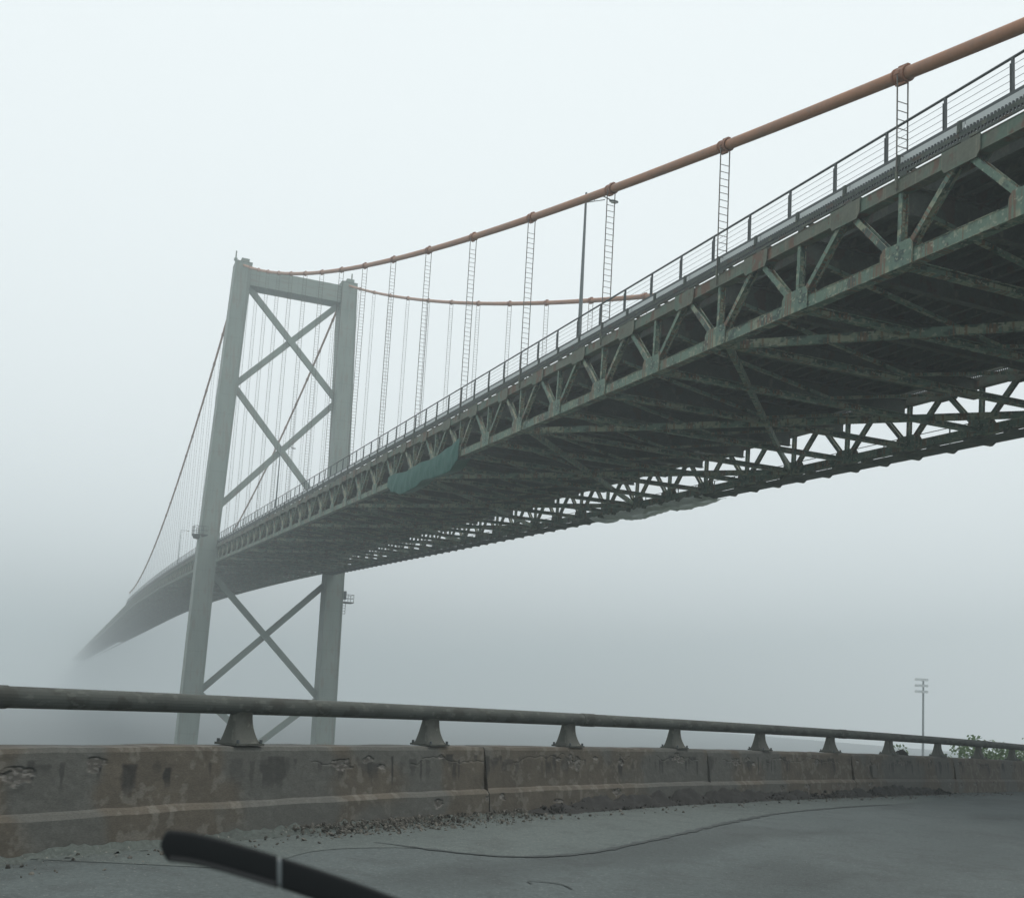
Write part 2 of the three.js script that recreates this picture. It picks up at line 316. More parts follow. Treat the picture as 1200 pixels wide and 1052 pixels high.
function truss(X, j0, j1, label, chordMat, upperMat, near) {
  const t = thing('stiffening_truss', label, 'bridge truss', 'stiffening trusses of the bridge');
  for (let j = j0; j < j1; j += j >= 152 ? 8 : 1) {
    const Z = Z0 + j * P, k = ((j % 4) + 4) % 4;
    if (j >= 152) {                                  // deep in the fog: long lengths
      at(part('bottom_chord', G_.bottomChord[k], chordMat, t), X, Z + 4 * P).scale.z = 8; at(part('top_chord', G_.topChord[k], upperMat, t), X, Z + 4 * P).scale.z = 8;
      continue;
    }
    at(part('bottom_chord', G_.bottomChord[k], chordMat, t), X, Z + P / 2);
    at(part('top_chord', G_.topChord[k], upperMat, t), X, Z);
    at(part('vertical', G_.vertical[k & 1], chordMat, t), X, Z);
    at(part('diagonal', diagGeo[1][k & 1], chordMat, t), X, Z);
    at(part('diagonal', diagGeo[-1][k & 1], chordMat, t), X, Z);
    if (j >= 90) continue;
    at(part('gusset_plate', G_.bottomGusset[k % 3], chordMat, t), X, Z);
    at(part('gusset_plate', G_.topGusset[k % 3], upperMat, t), X, Z + P / 2);
  }
  return t;
}
truss(XN, -8, 32, 'rusty green stiffening truss with the teal tarp hung on it, up to the tower', M.green, M.brown, true);
truss(XF, -8, 32, 'dark stiffening truss with grey netting, seen from below against the sky', M.green, M.brown, false);
truss(XN, 32, 376, 'fog-veiled stiffening truss leaving the tower leg with the round balcony', M.green, M.brown, false);
truss(XF, 32, 376, 'fog-veiled stiffening truss leaving the tower leg with the ladder platform', M.green, M.brown, false);

// ---------------------------------------------------------------- deck with floor beams, stringers and bottom bracing
function deck(j0, j1, label) {
  const d = thing('bridge_deck', label, 'bridge deck', 'decks of the bridge');
  const W = XF - XN, XM = (XF + XN) / 2, slabG = [0, 1, 2].map(() => mbox(W - 2.1, 0.28, P - 0.02)), ribs = join(Array.from({ length: 19 }, (_, i) => mbox(0.16, 0.3, P - 0.03, -7.2 + i * 0.8, 0, 0)));
  const beamG = [0, 1].map(() => join([mbox(W - 0.5, 0.04, 0.32, 0, 0.42, 0), mbox(W - 0.5, 0.84, 0.03, 0, 0, 0), mbox(W - 0.5, 0.04, 0.32, 0, -0.42, 0)]));
  const strutG = [0, 1].map(() => join([mbox(W - 0.6, 0.03, 0.26, 0, 0.11, 0), mbox(W - 0.6, 0.2, 0.02, 0, 0, 0), mbox(W - 0.6, 0.03, 0.26, 0, -0.11, 0)]));
  const sway = [-1, 1].map((s) => { const a = new THREE.Vector3(0, 0.4, 0), b = new THREE.Vector3(s * (W / 2 - 0.9), 1.75, 0); return along(mbox(0.16, 0.12, a.distanceTo(b)), a, b, new THREE.Vector3(0, 0, 1)); });
  const lat = [-1, 1].map((s) => { const a = new THREE.Vector3(-W / 2 + 0.3, 0.13, 0), b = new THREE.Vector3(W / 2 - 0.3, 0.13, -s * 4 * P); return along(mbox(0.30, 0.16, a.distanceTo(b)), a, b, UP); });
  const latLong = lat;
  for (let j = j0; j < j1; j += j >= 152 ? 8 : 1) {
    const Z = Z0 + j * P;
    if (j >= 152) { at(part('deck_panel', slabG[0], M.grimeShadeSteel, d), XM, Z + 4 * P, 2.98).scale.z = 8; at(part('rib_set', ribs, M.grimeShadeSteel, d), XM, Z + 4 * P, 2.68).scale.z = 8; at(part('floor_beam', beamG[0], M.grimeShadeSteel, d), XM, Z, 2.08); continue; }
    at(part('deck_panel', slabG[((j % 3) + 3) % 3], M.grimeShadeSteel, d), XM, Z + P / 2, 2.98);
    at(part('rib_set', ribs, M.grimeShadeSteel, d), XM, Z + P / 2, 2.68);
    at(part('floor_beam', beamG[j & 1], M.grimeShadeSteel, d), XM, Z, 2.08);
    at(part('bottom_strut', strutG[j & 1], M.green, d), XM, Z, 0.2);
    if (j < 90) for (const g of sway) at(part('sway_brace', g, M.green, d), XM, Z);
    if (((j % 4) + 4) % 4 === 2) for (const g of latLong) at(part('bottom_brace', g, M.green, d), XM, Z, g === lat[0] ? 0 : 0.17);
  }
  return d;
}
deck(-8, 32, 'grimy underside of the bridge deck over the ramp, shade painted into its colour');
deck(32, 376, 'underside of the bridge deck fading into fog beyond the tower');

// ---------------------------------------------------------------- deck edge: ledger, toothed grating edge, pale kerb plate
function edge(X, side, j0, j1, label) {
  const e = thing('deck_edge', label, 'deck edge', 'edges of the bridge deck');
  const teeth = join(Array.from({ length: 40 }, (_, i) => box(0.05, 0.085, 0.045, 0, 0, -P / 2 + (i + 0.5) * P / 40))), blocks = join([0.25, 2.55].map((z) => mbox(0.14, 0.088, 0.30, 0, 0, z - P / 2)));
  const ledger = [0, 1].map(() => mbox(0.05, 0.075, P - 0.004)), mid = [0, 1].map(() => mbox(0.10, 0.125, P - 0.004)), kerb = [0, 1].map(() => join([mbox(0.12, 0.11, P - 0.004)])), plateG = [0, 1].map(() => mbox(0.02, 0.22, P - 0.03));
  const bracket = join([mbox(1.15, 0.09, 0.10, 0.55, 0, 0), mbox(0.07, 0.30, 0.12, 0.02, 0.13, 0)]);
  for (let j = j0; j < j1; j++) {
    const Z = Z0 + j * P, k = j & 1, flip = (m) => { if (side < 0) m.rotation.y = Math.PI; return m; };
    at(part('ledger_beam', ledger[k], M.grimeShadeSteel, e), X - side * 0.14, Z, 2.765);
    stuff(at(part('packing_block', blocks, M.grimeShadeSteel, e), X - side * 0.11, Z, 2.685));
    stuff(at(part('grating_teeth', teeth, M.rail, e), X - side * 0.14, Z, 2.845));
    at(part('mid_beam', mid[k], M.grimeShadeSteel, e), X - side * 0.11, Z, 2.945);
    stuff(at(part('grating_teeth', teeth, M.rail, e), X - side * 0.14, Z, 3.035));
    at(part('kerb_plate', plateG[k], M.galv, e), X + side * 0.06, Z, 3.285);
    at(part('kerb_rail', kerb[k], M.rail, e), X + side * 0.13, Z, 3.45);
    for (const dz of [0, P / 2]) { const m = part('bracket', bracket, M.grimeShadeSteel, e); at(m, X - side * 0.16, Z + dz, 3.06); if (side < 0) m.rotation.set(-Math.atan(G(Z)), Math.PI, 0); }
  }
  return e;
}
edge(XN, 1, -8, 32, 'toothed walkway edge with pale kerb plate above the green truss');
edge(XF, -1, -8, 32, 'walkway edge on top of the dark netted truss');
edge(XN, 1, 32, 84, 'foggy walkway edge past the tower leg with the round balcony');

// ---------------------------------------------------------------- railings
const railPath = (X, za, zb, rel) => { const pts = []; for (let Z = za; Z <= zb + 0.01; Z += 4 * P) pts.push(V(X, B(Z) + rel, Z)); return pts; };
function railing(X, j0, j1, label, base, h, wires, stepZ = P / 2) {
  const r = thing('bridge_railing', label, 'railing', 'railings along the bridge'), za = Z0 + j0 * P, zb = Z0 + j1 * P, n = (j1 - j0) / 4;
  part('top_rail', tube(railPath(X, za, zb, base + h), 0.038, n * 4, 6), M.rail, r);
  for (let i = 1; i <= wires; i++) part('wire', tube(railPath(X, za, zb, base + h * i / (wires + 1)), 0.009, n * 4, 4), M.wire, r);
  const post = join([mbox(0.06, h, 0.07, 0, h / 2, 0), mbox(0.09, h * 0.8, 0.025, 0, h * 0.45, -0.05)]);
  const cnt = Math.round((zb - za) / stepZ);
  for (let i = 0; i < cnt; i++) { const Z = za + (i + 0.35) * stepZ; const m = part('post', post, M.rail, r); m.position.copy(V(X, B(Z) + base, Z)); }
  return r;
}
railing(XN + 0.15, -8, 32, 'dark post-and-wire railing along the walkway above the green truss', 3.47, 0.99, 4);
railing(XF - 0.15, -8, 32, 'post-and-wire railing on the walkway above the netted truss', 3.47, 0.99, 4);
railing(XN + 0.15, 32, 84, 'post-and-wire railing fading into fog past the tower balcony', 3.47, 0.99, 3);

// access walkway slung outside the far truss at bottom-chord level, its bearers showing as teeth below
{
  const w = thing('access_walkway', 'slung access walkway with bearer ends under the dark truss', 'walkway');
  const plank = [0, 1, 2].map(() => mbox(1.15, 0.06, P - 0.02)), bearer = (() => { const s = new THREE.Shape(); s.moveTo(0, 0); s.lineTo(0.42, 0); s.lineTo(0.42, -0.17); s.lineTo(0.28, -0.17); s.closePath(); return metreUV(new THREE.ExtrudeGeometry(s, { depth: 1.6, bevelEnabled: false }).rotateY(Math.PI / 2).translate(-0.5, 0, 0.2)); })();
  for (let j = -6; j < 32; j++) {
    const Z = Z0 + j * P;
    at(part('plank', plank[(j + 9) % 3], M.grimeShadeSteel, w), XF + 0.75, Z + P / 2, -0.05);
    for (const dz of [0.3, 0.3 + P / 2]) at(part('bearer', bearer, M.grimeShadeSteel, w), XF - 0.02, Z + dz, -0.1);
  }
  for (const h of [0.45, 0.78, 1.1]) part('hand_rail', tube(railPath(XF + 1.25, Z0 - 6 * P, Z0 + 30 * P, h), 0.022, 40, 5), M.rail, w);
  for (let i = 0; i < 72; i++) { const Z = Z0 - 6 * P + i * P / 2 + 0.9; part('stanchion', box(0.05, 1.12, 0.05, 0, 0.54, 0), M.rail, w, V(XF + 1.25, B(Z), Z)); }
}

// ---------------------------------------------------------------- main cables, clamps, hangers
const ordinal = 'first second third fourth fifth sixth seventh eighth ninth tenth eleventh twelfth thirteenth fourteenth fifteenth sixteenth seventeenth eighteenth nineteenth twentieth twenty-first twenty-second twenty-third twenty-fourth twenty-fifth'.split(' ');
function cable(X, label, hangerLabel1, hangerLabel2, hangerGroup) {
  const c = thing('main_cable', label, 'cable', 'main cables of the bridge'), side = [], main = [];
  for (let Z = 2; Z < ZT; Z += 6) side.push(V(X, cableY(Z), Z)); side.push(V(X, cableY(ZT), ZT));
  for (let Z = ZT + 0.01; Z <= ZT + 232; Z += 8) main.push(V(X, cableY(Z), Z));
  part('side_span_cable', tube(side, 0.185, 60, 14), M.cable, c);
  part('main_span_cable', tube(main, 0.185, 86, 10), M.cable, c);
  const band = (() => { const l = []; l.push(new THREE.CylinderGeometry(0.215, 0.215, 0.5, 16).rotateX(Math.PI / 2)); for (const z of [-0.215, 0.215]) l.push(new THREE.CylinderGeometry(0.24, 0.24, 0.07, 16).rotateX(Math.PI / 2).translate(0, 0, z)); l.push(box(0.10, 0.56, 0.4)); l.push(box(0.46, 0.10, 0.20, 0, 0.02, 0)); return join(l); })();
  const rungG = box(0.37, 0.016, 0.022);
  for (let k = -1; k <= 44; k++) {
    const Z = Z0 + k * 2 * P; if (k === 16 || Z > ZT + 228) continue;
    const dy = (cableY(Z + 0.1) - cableY(Z - 0.1)) / 0.2, cl = part('clamp', band, M.clamp, c, V(X, cableY(Z), Z)); cl.rotation.x = Math.atan(dy);
    if (k < 0) continue;
    const top = cableY(Z) + 0.05, low = B(Z) + 2.3, L = top - low, h = thing('hanger', (k < 16 ? hangerLabel1 : hangerLabel2).replace('#', ordinal[Math.abs(16 - k) - 1]), 'hanger', hangerGroup + (k < 16 ? '' : ' of the main span'), V(X, low, Z));
    for (const s of [-1, 1]) part('wire_rope', new THREE.CylinderGeometry(0.022, 0.022, L, 6).translate(s * 0.19, L / 2, 0), M.rope, h);
    const n = Math.floor((L - 0.7) / 0.27);
    if (k < 6 && X === XN) for (let i = 1; i < n; i++) part('rung', rungG, M.rope, h, new THREE.Vector3(0, i * 0.27 + 0.25, 0));
    else if (n > 1) { const l = []; const st = k < 16 ? 1 : 2; for (let i = 1; i < n; i += st) l.push(box(0.37, 0.016, 0.022, 0, i * 0.27 + 0.25, 0)); stuff(part('rungs', join(l), M.rope, h)); }
    part('socket', join([box(0.07, 0.5, 0.07, -0.19, 0.3, 0), box(0.07, 0.5, 0.07, 0.19, 0.3, 0)]), M.brown, h);
  }
}
cable(XN, 'rust-brown main cable above the green truss and its railing', 'ladder-like hanger above the green truss, # from the tower on the ramp side', 'faint hanger in fog past the balcony tower leg, # from the tower', 'hangers of the brown cable');
cable(XF, 'paler main cable over the dark netted truss, low behind the lamp post', 'thin hanger above the dark netted truss, # from the tower on the ramp side', 'faint hanger in fog past the ladder-platform tower leg, # from the tower', 'hangers of the paler cable');

// ---------------------------------------------------------------- tower
{
  const t = thing('bridge_tower', 'pale grey-green portal tower with crossed braces, its top lost in fog', 'tower');
  const legX = (s, y) => { const o = y > 20 ? lerp(1.4, 0, clamp((y - 20) / 45, 0, 1.1)) : lerp(2.05, 1.4, (y + 30) / 50); return s < 0 ? XN - o : XF + o; };
  const wid = (y) => lerp(3.0, 2.5, clamp((y + 20) / 85, 0, 1)), legs = [];
  for (const s of [-1, 1]) {
    const ys = [-17, -8, 2, 12, 20, 32, 44, 56, 65.2], list = [];
    const pos = [], idx = [];
    for (const y of ys) { const x = legX(s, y), w = wid(y) / 2, d = 1.75; for (const [a, b] of [[-w, -d], [w, -d], [w, d], [-w, d]]) { const q = V(x + a, y, ZT + b); pos.push(q.x, q.y, q.z); } }
    for (let i = 0; i < ys.length - 1; i++) for (let e = 0; e < 4; e++) { const a = i * 4 + e, b = i * 4 + (e + 1) % 4; idx.push(a, b, a + 4, b, b + 4, a + 4); }
    const o = (ys.length - 1) * 4; idx.push(o, o + 1, o + 2, o, o + 2, o + 3);
    let g = new THREE.BufferGeometry(); g.setAttribute('position', new THREE.Float32BufferAttribute(pos, 3)); g.setIndex(idx); g = g.toNonIndexed(); g.computeVertexNormals(); metreUV(g);
    const leg = part('leg', g, M.tower, t); legs.push(leg);
    for (const a of [-1, 1]) { const pts = ys.map((y) => V(legX(s, y) + a * wid(y) / 2 * 0.94, y, ZT - 1.79)); const l = []; for (let i = 0; i < pts.length - 1; i++) l.push(bar(pts[i], pts[i + 1], 0.16, 0.09)); part('corner_strip', join(l), M.tower, leg); }
    const x = legX(s, 65.2);
    part('saddle_housing', join([mbox(1.2, 0.8, 2.2, 0.25, 0.4, 0), mbox(2.56, 0.1, 3.56, 0, 0.0, 0)]), M.tower, t, V(x, 65.3, ZT));
    part('mast', join([rod(new THREE.Vector3(0, 0, 0), new THREE.Vector3(0, 2.6, 0), 0.12), box(0.5, 0.35, 0.5, 0, 1.2, 0)]), M.tower, t, V(x - s * -0.9 - (s < 0 ? 0.1 : 0), 65.3, ZT + 1.2));
  }
  const beam = (y0, y1, d) => { const a = legX(-1, y0) + wid(y0) / 2 - 0.1, b = legX(1, y0) - wid(y0) / 2 + 0.1; return metreUV(box(b - a, y1 - y0, d, (a + b) / 2, (y0 + y1) / 2 + EYE, -ZT)); };
  const cb = part('cross_beam', beam(61.9, 64.7, 2.6), M.tower, t); part('flange', metreUV(box(legX(1, 62) - legX(-1, 62) - 2.4, 0.14, 2.9, (legX(1, 62) + legX(-1, 62)) / 2, 61.9 + EYE, -ZT)), M.tower, cb);
  part('deck_strut', beam(18.7, 20.4, 2.4), M.tower, t);
  for (const [ya, yb] of [[62, 46.2], [45.6, 27.2], [16.6, -0.8], [-1.2, -16]]) for (const s of [-1, 1]) {
    const w = wid(ya) / 2 - 0.15, a = V(legX(s, ya) - s * w, ya, ZT + s * 0.25), b = V(legX(-s, yb) + s * w, yb, ZT + s * 0.25);
    part('brace', join([bar(a, b, 0.46, 0.92, new THREE.Vector3(0, 0, 1))]), M.tower, t);
  }
  // round balcony outside the deck on one leg
  const bal = part('balcony', metreUV(new THREE.CylinderGeometry(1.5, 1.2, 0.55, 14)), M.grimeShadeSteel, t, V(legX(-1, 22.3) - 1.0, 22.0, ZT - 0.5));
  const cage = []; for (let i = 0; i < 12; i++) { const a = i / 12 * 6.283; cage.push(rod(new THREE.Vector3(1.42 * Math.cos(a), 0.25, 1.42 * Math.sin(a)), new THREE.Vector3(1.42 * Math.cos(a), 1.5, 1.42 * Math.sin(a)), 0.035, 4)); }
  for (const y of [0.85, 1.5]) cage.push(new THREE.TorusGeometry(1.42, 0.04, 5, 24).rotateX(Math.PI / 2).translate(0, y, 0));
  part('guard_rail', join(cage), M.rail, bal);
  // ladder platform on the outer side of the other leg
  const px = legX(1, 15) + wid(15) / 2, lad = part('ladder_platform', mbox(1.9, 0.14, 2.2), M.grimeShadeSteel, t, V(px + 0.85, 14.1, ZT - 0.4)), l2 = [];
  for (const x of [-0.9, 0, 0.9]) for (const z of [-1, 1]) l2.push(box(0.06, 1.2, 0.06, x, 0.65, z));
  for (const y of [0.65, 1.2]) { for (const z of [-1, 1]) l2.push(box(1.9, 0.06, 0.06, 0, y, z)); l2.push(box(0.06, 0.06, 2.2, 0.9, y, 0)); }
  part('guard_rail', join(l2), M.rail, lad);
  const l3 = []; for (const x of [-0.75, 0.05]) l3.push(box(0.07, 1.75, 0.07, x, -0.9, -0.6)); for (let y = -1.7; y < 0; y += 0.42) l3.push(box(0.85, 0.06, 0.06, -0.35, y, -0.6)); l3.push(mbox(0.7, 1.3, 0.7, -0.5, 1.1, 0.1));
  part('ladder', join(l3), M.rail, lad);
  for (const s of [-1, 1]) part('pier', mbox(6.4, 5, 8.5), M.concB, t, V(legX(s, -17), -16.3, ZT));
}

// ---------------------------------------------------------------- street lamps on the deck
const lampDy = (Z) => B(Z) + 3.3;
[['lamp post rising behind the railing in front of the brown cable', 45.5], ['lamp post on the deck before the tower, seen between its legs', 124.5], ['lamp post in fog on the deck past the tower leg with balcony', 236]].forEach(([label, Z]) => {
  const H = 7.6, l = thing('street_lamp', label, 'street lamp', 'lamp posts along the bridge deck', V(XN + 0.5, lampDy(Z), Z));
  part('pole', rod(new THREE.Vector3(0, 0, 0), new THREE.Vector3(0, H, 0), 0.105, 10, 0.05), M.lamp, l);
  part('base_plate', box(0.4, 0.06, 0.4, 0, -0.02, 0), M.lamp, l);
  const arm = part('arm', join([tube([new THREE.Vector3(0, H - 0.12, 0), new THREE.Vector3(0.5, H + 0.02, 0), new THREE.Vector3(0.95, H + 0.02, 0), new THREE.Vector3(1.3, H - 0.06, 0)], 0.03, 12, 6), rod(new THREE.Vector3(0, H - 0.5, 0), new THREE.Vector3(1.0, H - 0.12, 0), 0.022), rod(new THREE.Vector3(0.45, H - 0.32, 0), new THREE.Vector3(0.45, H, 0), 0.015)]), M.lamp, l);
  const head = part('lamp_head', (() => { const g = new THREE.SphereGeometry(0.2, 14, 8); g.scale(1.25, 0.36, 0.7); return g; })(), M.lamp, l, new THREE.Vector3(1.48, H - 0.1, 0));
  part('lens', (() => { const g = new THREE.SphereGeometry(0.15, 12, 6); g.scale(1.2, 0.3, 0.65); return g; })(), M.lens, head, new THREE.Vector3(0, -0.055, 0));
});

// ---------------------------------------------------------------- tarp and netting hung on the bridge
function drape(za, zb, X, nU, nV, fn) {             // fn(u, v) -> [dx, rel]
  const pos = [], idx = [], uv = [];
  for (let i = 0; i <= nU; i++) for (let j = 0; j <= nV; j++) { const u = i / nU, v = j / nV, Z = lerp(za, zb, u), [dx, rel, dz = 0] = fn(u, v), q = V(X + dx, B(Z) + rel, Z + dz); pos.push(q.x, q.y, q.z); uv.push(u, v); }
  for (let i = 0; i < nU; i++) for (let j = 0; j < nV; j++) { const a = i * (nV + 1) + j, b = a + nV + 1; idx.push(a, a + 1, b, b, a + 1, b + 1); }
  const g = new THREE.BufferGeometry(); g.setAttribute('position', new THREE.Float32BufferAttribute(pos, 3)); g.setAttribute('uv', new THREE.Float32BufferAttribute(uv, 2)); g.setIndex(idx); g.computeVertexNormals(); return g;
}
single('tarpaulin', drape(59.6, 74.6, XN, 90, 26, (u, v) => {
  const curve = (list) => { for (let i = 1; i < list.length; i++) if (u <= list[i][0]) { const k = (u - list[i - 1][0]) / (list[i][0] - list[i - 1][0]); return lerp(list[i - 1][1], list[i][1], k * k * (3 - 2 * k)); } return list[list.length - 1][1]; };
  const top = curve([[0, 1.1], [0.12, 0.85], [0.33, 0.58], [0.5, 0.7], [0.7, 0.55], [0.93, 0.75], [1, 0.7]]), low = curve([[0, -0.2], [0.12, -0.72], [0.3, -0.7], [0.45, -0.58], [0.58, -0.85], [0.75, -0.95], [0.93, -0.5], [1, -0.05]]);
  const y = v < 0.7 ? lerp(top, low, v / 0.7) : low + 0.25 * ((v - 0.7) / 0.3);
  const x = v < 0.7 ? -0.26 - 0.06 * Math.sin(v / 0.7 * 3.14) : lerp(-0.26, 0.6, (v - 0.7) / 0.3);
  const fold = 0.05 * perlin.noise(u * 24, v * 2.2 + u * 5, 2.2) + 0.05 * perlin.noise(u * 60, v * 3 - u * 9, 7.7) * (0.4 + v);
  return [x + Math.min(fold * 1.3, 0.02), y + fold * 0.5];
}), M.tarp, 'teal green tarpaulin slung around the bottom chord of the green truss', 'tarpaulin');
single('debris_netting', drape(60, 76.5, XF + 0.55, 110, 14, (u, v) => {
  const sag = 0.36 * Math.abs(Math.sin(u * Math.PI * 2.35 + 0.25)) * Math.min(1, 8 * (1 - u) + 0.3) + 0.06 + 0.14 * Math.max(0, Math.sin(u * 3.14));
  const x = lerp(-0.9, 0.95, v), y = -0.12 - sag * Math.pow(Math.max(0, Math.sin(v * Math.PI)), 0.7);
  return [x, y + 0.14 * perlin.noise(u * 26, v * 4, 1.2) + 0.06 * perlin.noise(u * 70, v * 9, 3.2)];
}), M.net, 'grey debris netting sagging in loops below the dark truss', 'netting');

// ---------------------------------------------------------------- concrete parapet of the ramp with its tube rail
{
  const b = thing('concrete_parapet', 'stained cracked concrete parapet along the edge of the ramp', 'parapet');
  // profile: road side is negative offset
  const prof = [[-0.17, -0.05], [-0.155, 0.0], [-0.135, 0.275], [-0.10, 0.315], [-0.055, 0.33], [-0.02, 0.80], [0.0, 0.838], [0.05, 0.842], [0.30, 0.842], [0.33, 0.81], [0.33, -0.3]];
  const cum = [0]; for (let i = 1; i < prof.length; i++) cum.push(cum[i - 1] + Math.hypot(prof[i][0] - prof[i - 1][0], prof[i][1] - prof[i - 1][1]));
  const joints = [-26, -19.1, -13.2, -7.3, -2.9, 3.85, 9.7, 15.5, 21.4, 27.3, 33.2, 39.2, 45.2, 51.2, 57.2, 63.5];
  for (let i = 0; i < joints.length - 1; i++) {
    const dy = R(-0.006, 0.006), dx = R(-0.006, 0.006), off = i * 7.31;
    const g = sweep(joints[i] + 0.004, joints[i + 1] - 0.004, 0.25, prof.map(([o, y]) => [o + dx, y + dy]), (s, j, o, y) => [(s + off) / 24, clamp(y / 0.85, 0.01, 0.99)], true);
    const p = g.attributes.position; for (let k = 0; k < p.count; k++) { const n = 0.010 * perlin.noise(p.getX(k) * 2.2, p.getY(k) * 3, p.getZ(k) * 2.2) + 0.006 * perlin.noise(p.getX(k) * 7, p.getY(k) * 7, p.getZ(k) * 7); p.setY(k, p.getY(k) + n); }
    g.computeVertexNormals();
    part('parapet_section', g, i & 1 ? M.concB : M.concA, b);
  }
}
{
  const r = thing('tube_railing', 'grey elliptical tube rail on flared posts along the parapet top', 'railing');
  const s1 = -0.0085, sp = 2.972, yr = 1.2279, off = 0.13;
  const ell = []; for (let i = 0; i <= 20; i++) { const a = i / 20 * Math.PI * 2; ell.push([off - 0.075 * Math.sin(a), yr + 0.088 * Math.cos(a)]); }
  const cuts = [-25, -17.6, -8.7, -2.72, 6.4, 15.4, 24.3, 33.2, 42, 57];
  for (let i = 0; i < cuts.length - 1; i++) part('rail_tube', sweep(cuts[i] + 0.006, cuts[i + 1] - 0.006, 0.4, ell, (s, j) => [s, j / 20]), M.alu, r);
  for (const c of cuts.slice(1, -1)) part('splice_sleeve', sweep(c - 0.16, c + 0.16, 0.1, ell.map(([o, y]) => [off + (o - off) * 1.07, yr + (y - yr) * 1.07]), (s, j) => [s, j / 20], true), M.alu, r);
  // flared post: rounded-rectangle rings, wider and deeper towards the foot, hollowed on the road side
  const rings = []; for (let i = 0; i <= 10; i++) { const v = i / 10; rings.push([v * 0.335, lerp(0.175, 0.105, Math.pow(v, 0.75)), lerp(0.155, 0.055, Math.pow(v, 0.55)), -0.03 * Math.sin(v * 3.14)]); }
  const pos = [], idx = [], N = 16;
  for (const [y, hw, hd, lean] of rings) for (let k = 0; k < N; k++) { const a = (k + 0.5) / N * 6.2832, c = Math.cos(a), s = Math.sin(a), e = 0.35; pos.push(hw * Math.sign(c) * Math.pow(Math.abs(c), e) , y, hd * Math.sign(s) * Math.pow(Math.abs(s), e) + lean * (s > 0 ? 1 : 0)); }
  for (let i = 0; i < 10; i++) for (let k = 0; k < N; k++) { const a = i * N + k, b = i * N + (k + 1) % N; idx.push(a, a + N, b, b, a + N, b + N); }
  let pg = new THREE.BufferGeometry(); pg.setAttribute('position', new THREE.Float32BufferAttribute(pos, 3)); pg.setIndex(idx); pg.computeVertexNormals(); pg.setAttribute('uv', new THREE.Float32BufferAttribute(Array.from({ length: pos.length / 3 * 2 }, (_, i) => { const k = i >> 1; return i & 1 ? pos[k * 3 + 1] : pos[k * 3] + pos[k * 3 + 2]; }), 2));
  const boltG = new THREE.CylinderGeometry(0.016, 0.016, 0.04, 6);
  const foot = new THREE.BoxGeometry(0.36, 0.022, 0.32);
  for (let i = -8; i < 20; i++) {
    const s = s1 + i * sp, q = onLine(s, off), m = part('post', pg, M.post, r, V(q.x, q.y + 0.86, q.z)); m.rotation.y = Math.PI / 2 - q.h + 0;
    part('foot_plate', foot, M.post, m, new THREE.Vector3(0, -0.006, 0));
    for (const bx of [-1, 1]) for (const bz of [-1, 1]) part('anchor_bolt', boltG, M.rail, m, new THREE.Vector3(bx * 0.15, 0.02, bz * 0.14));
  }
}
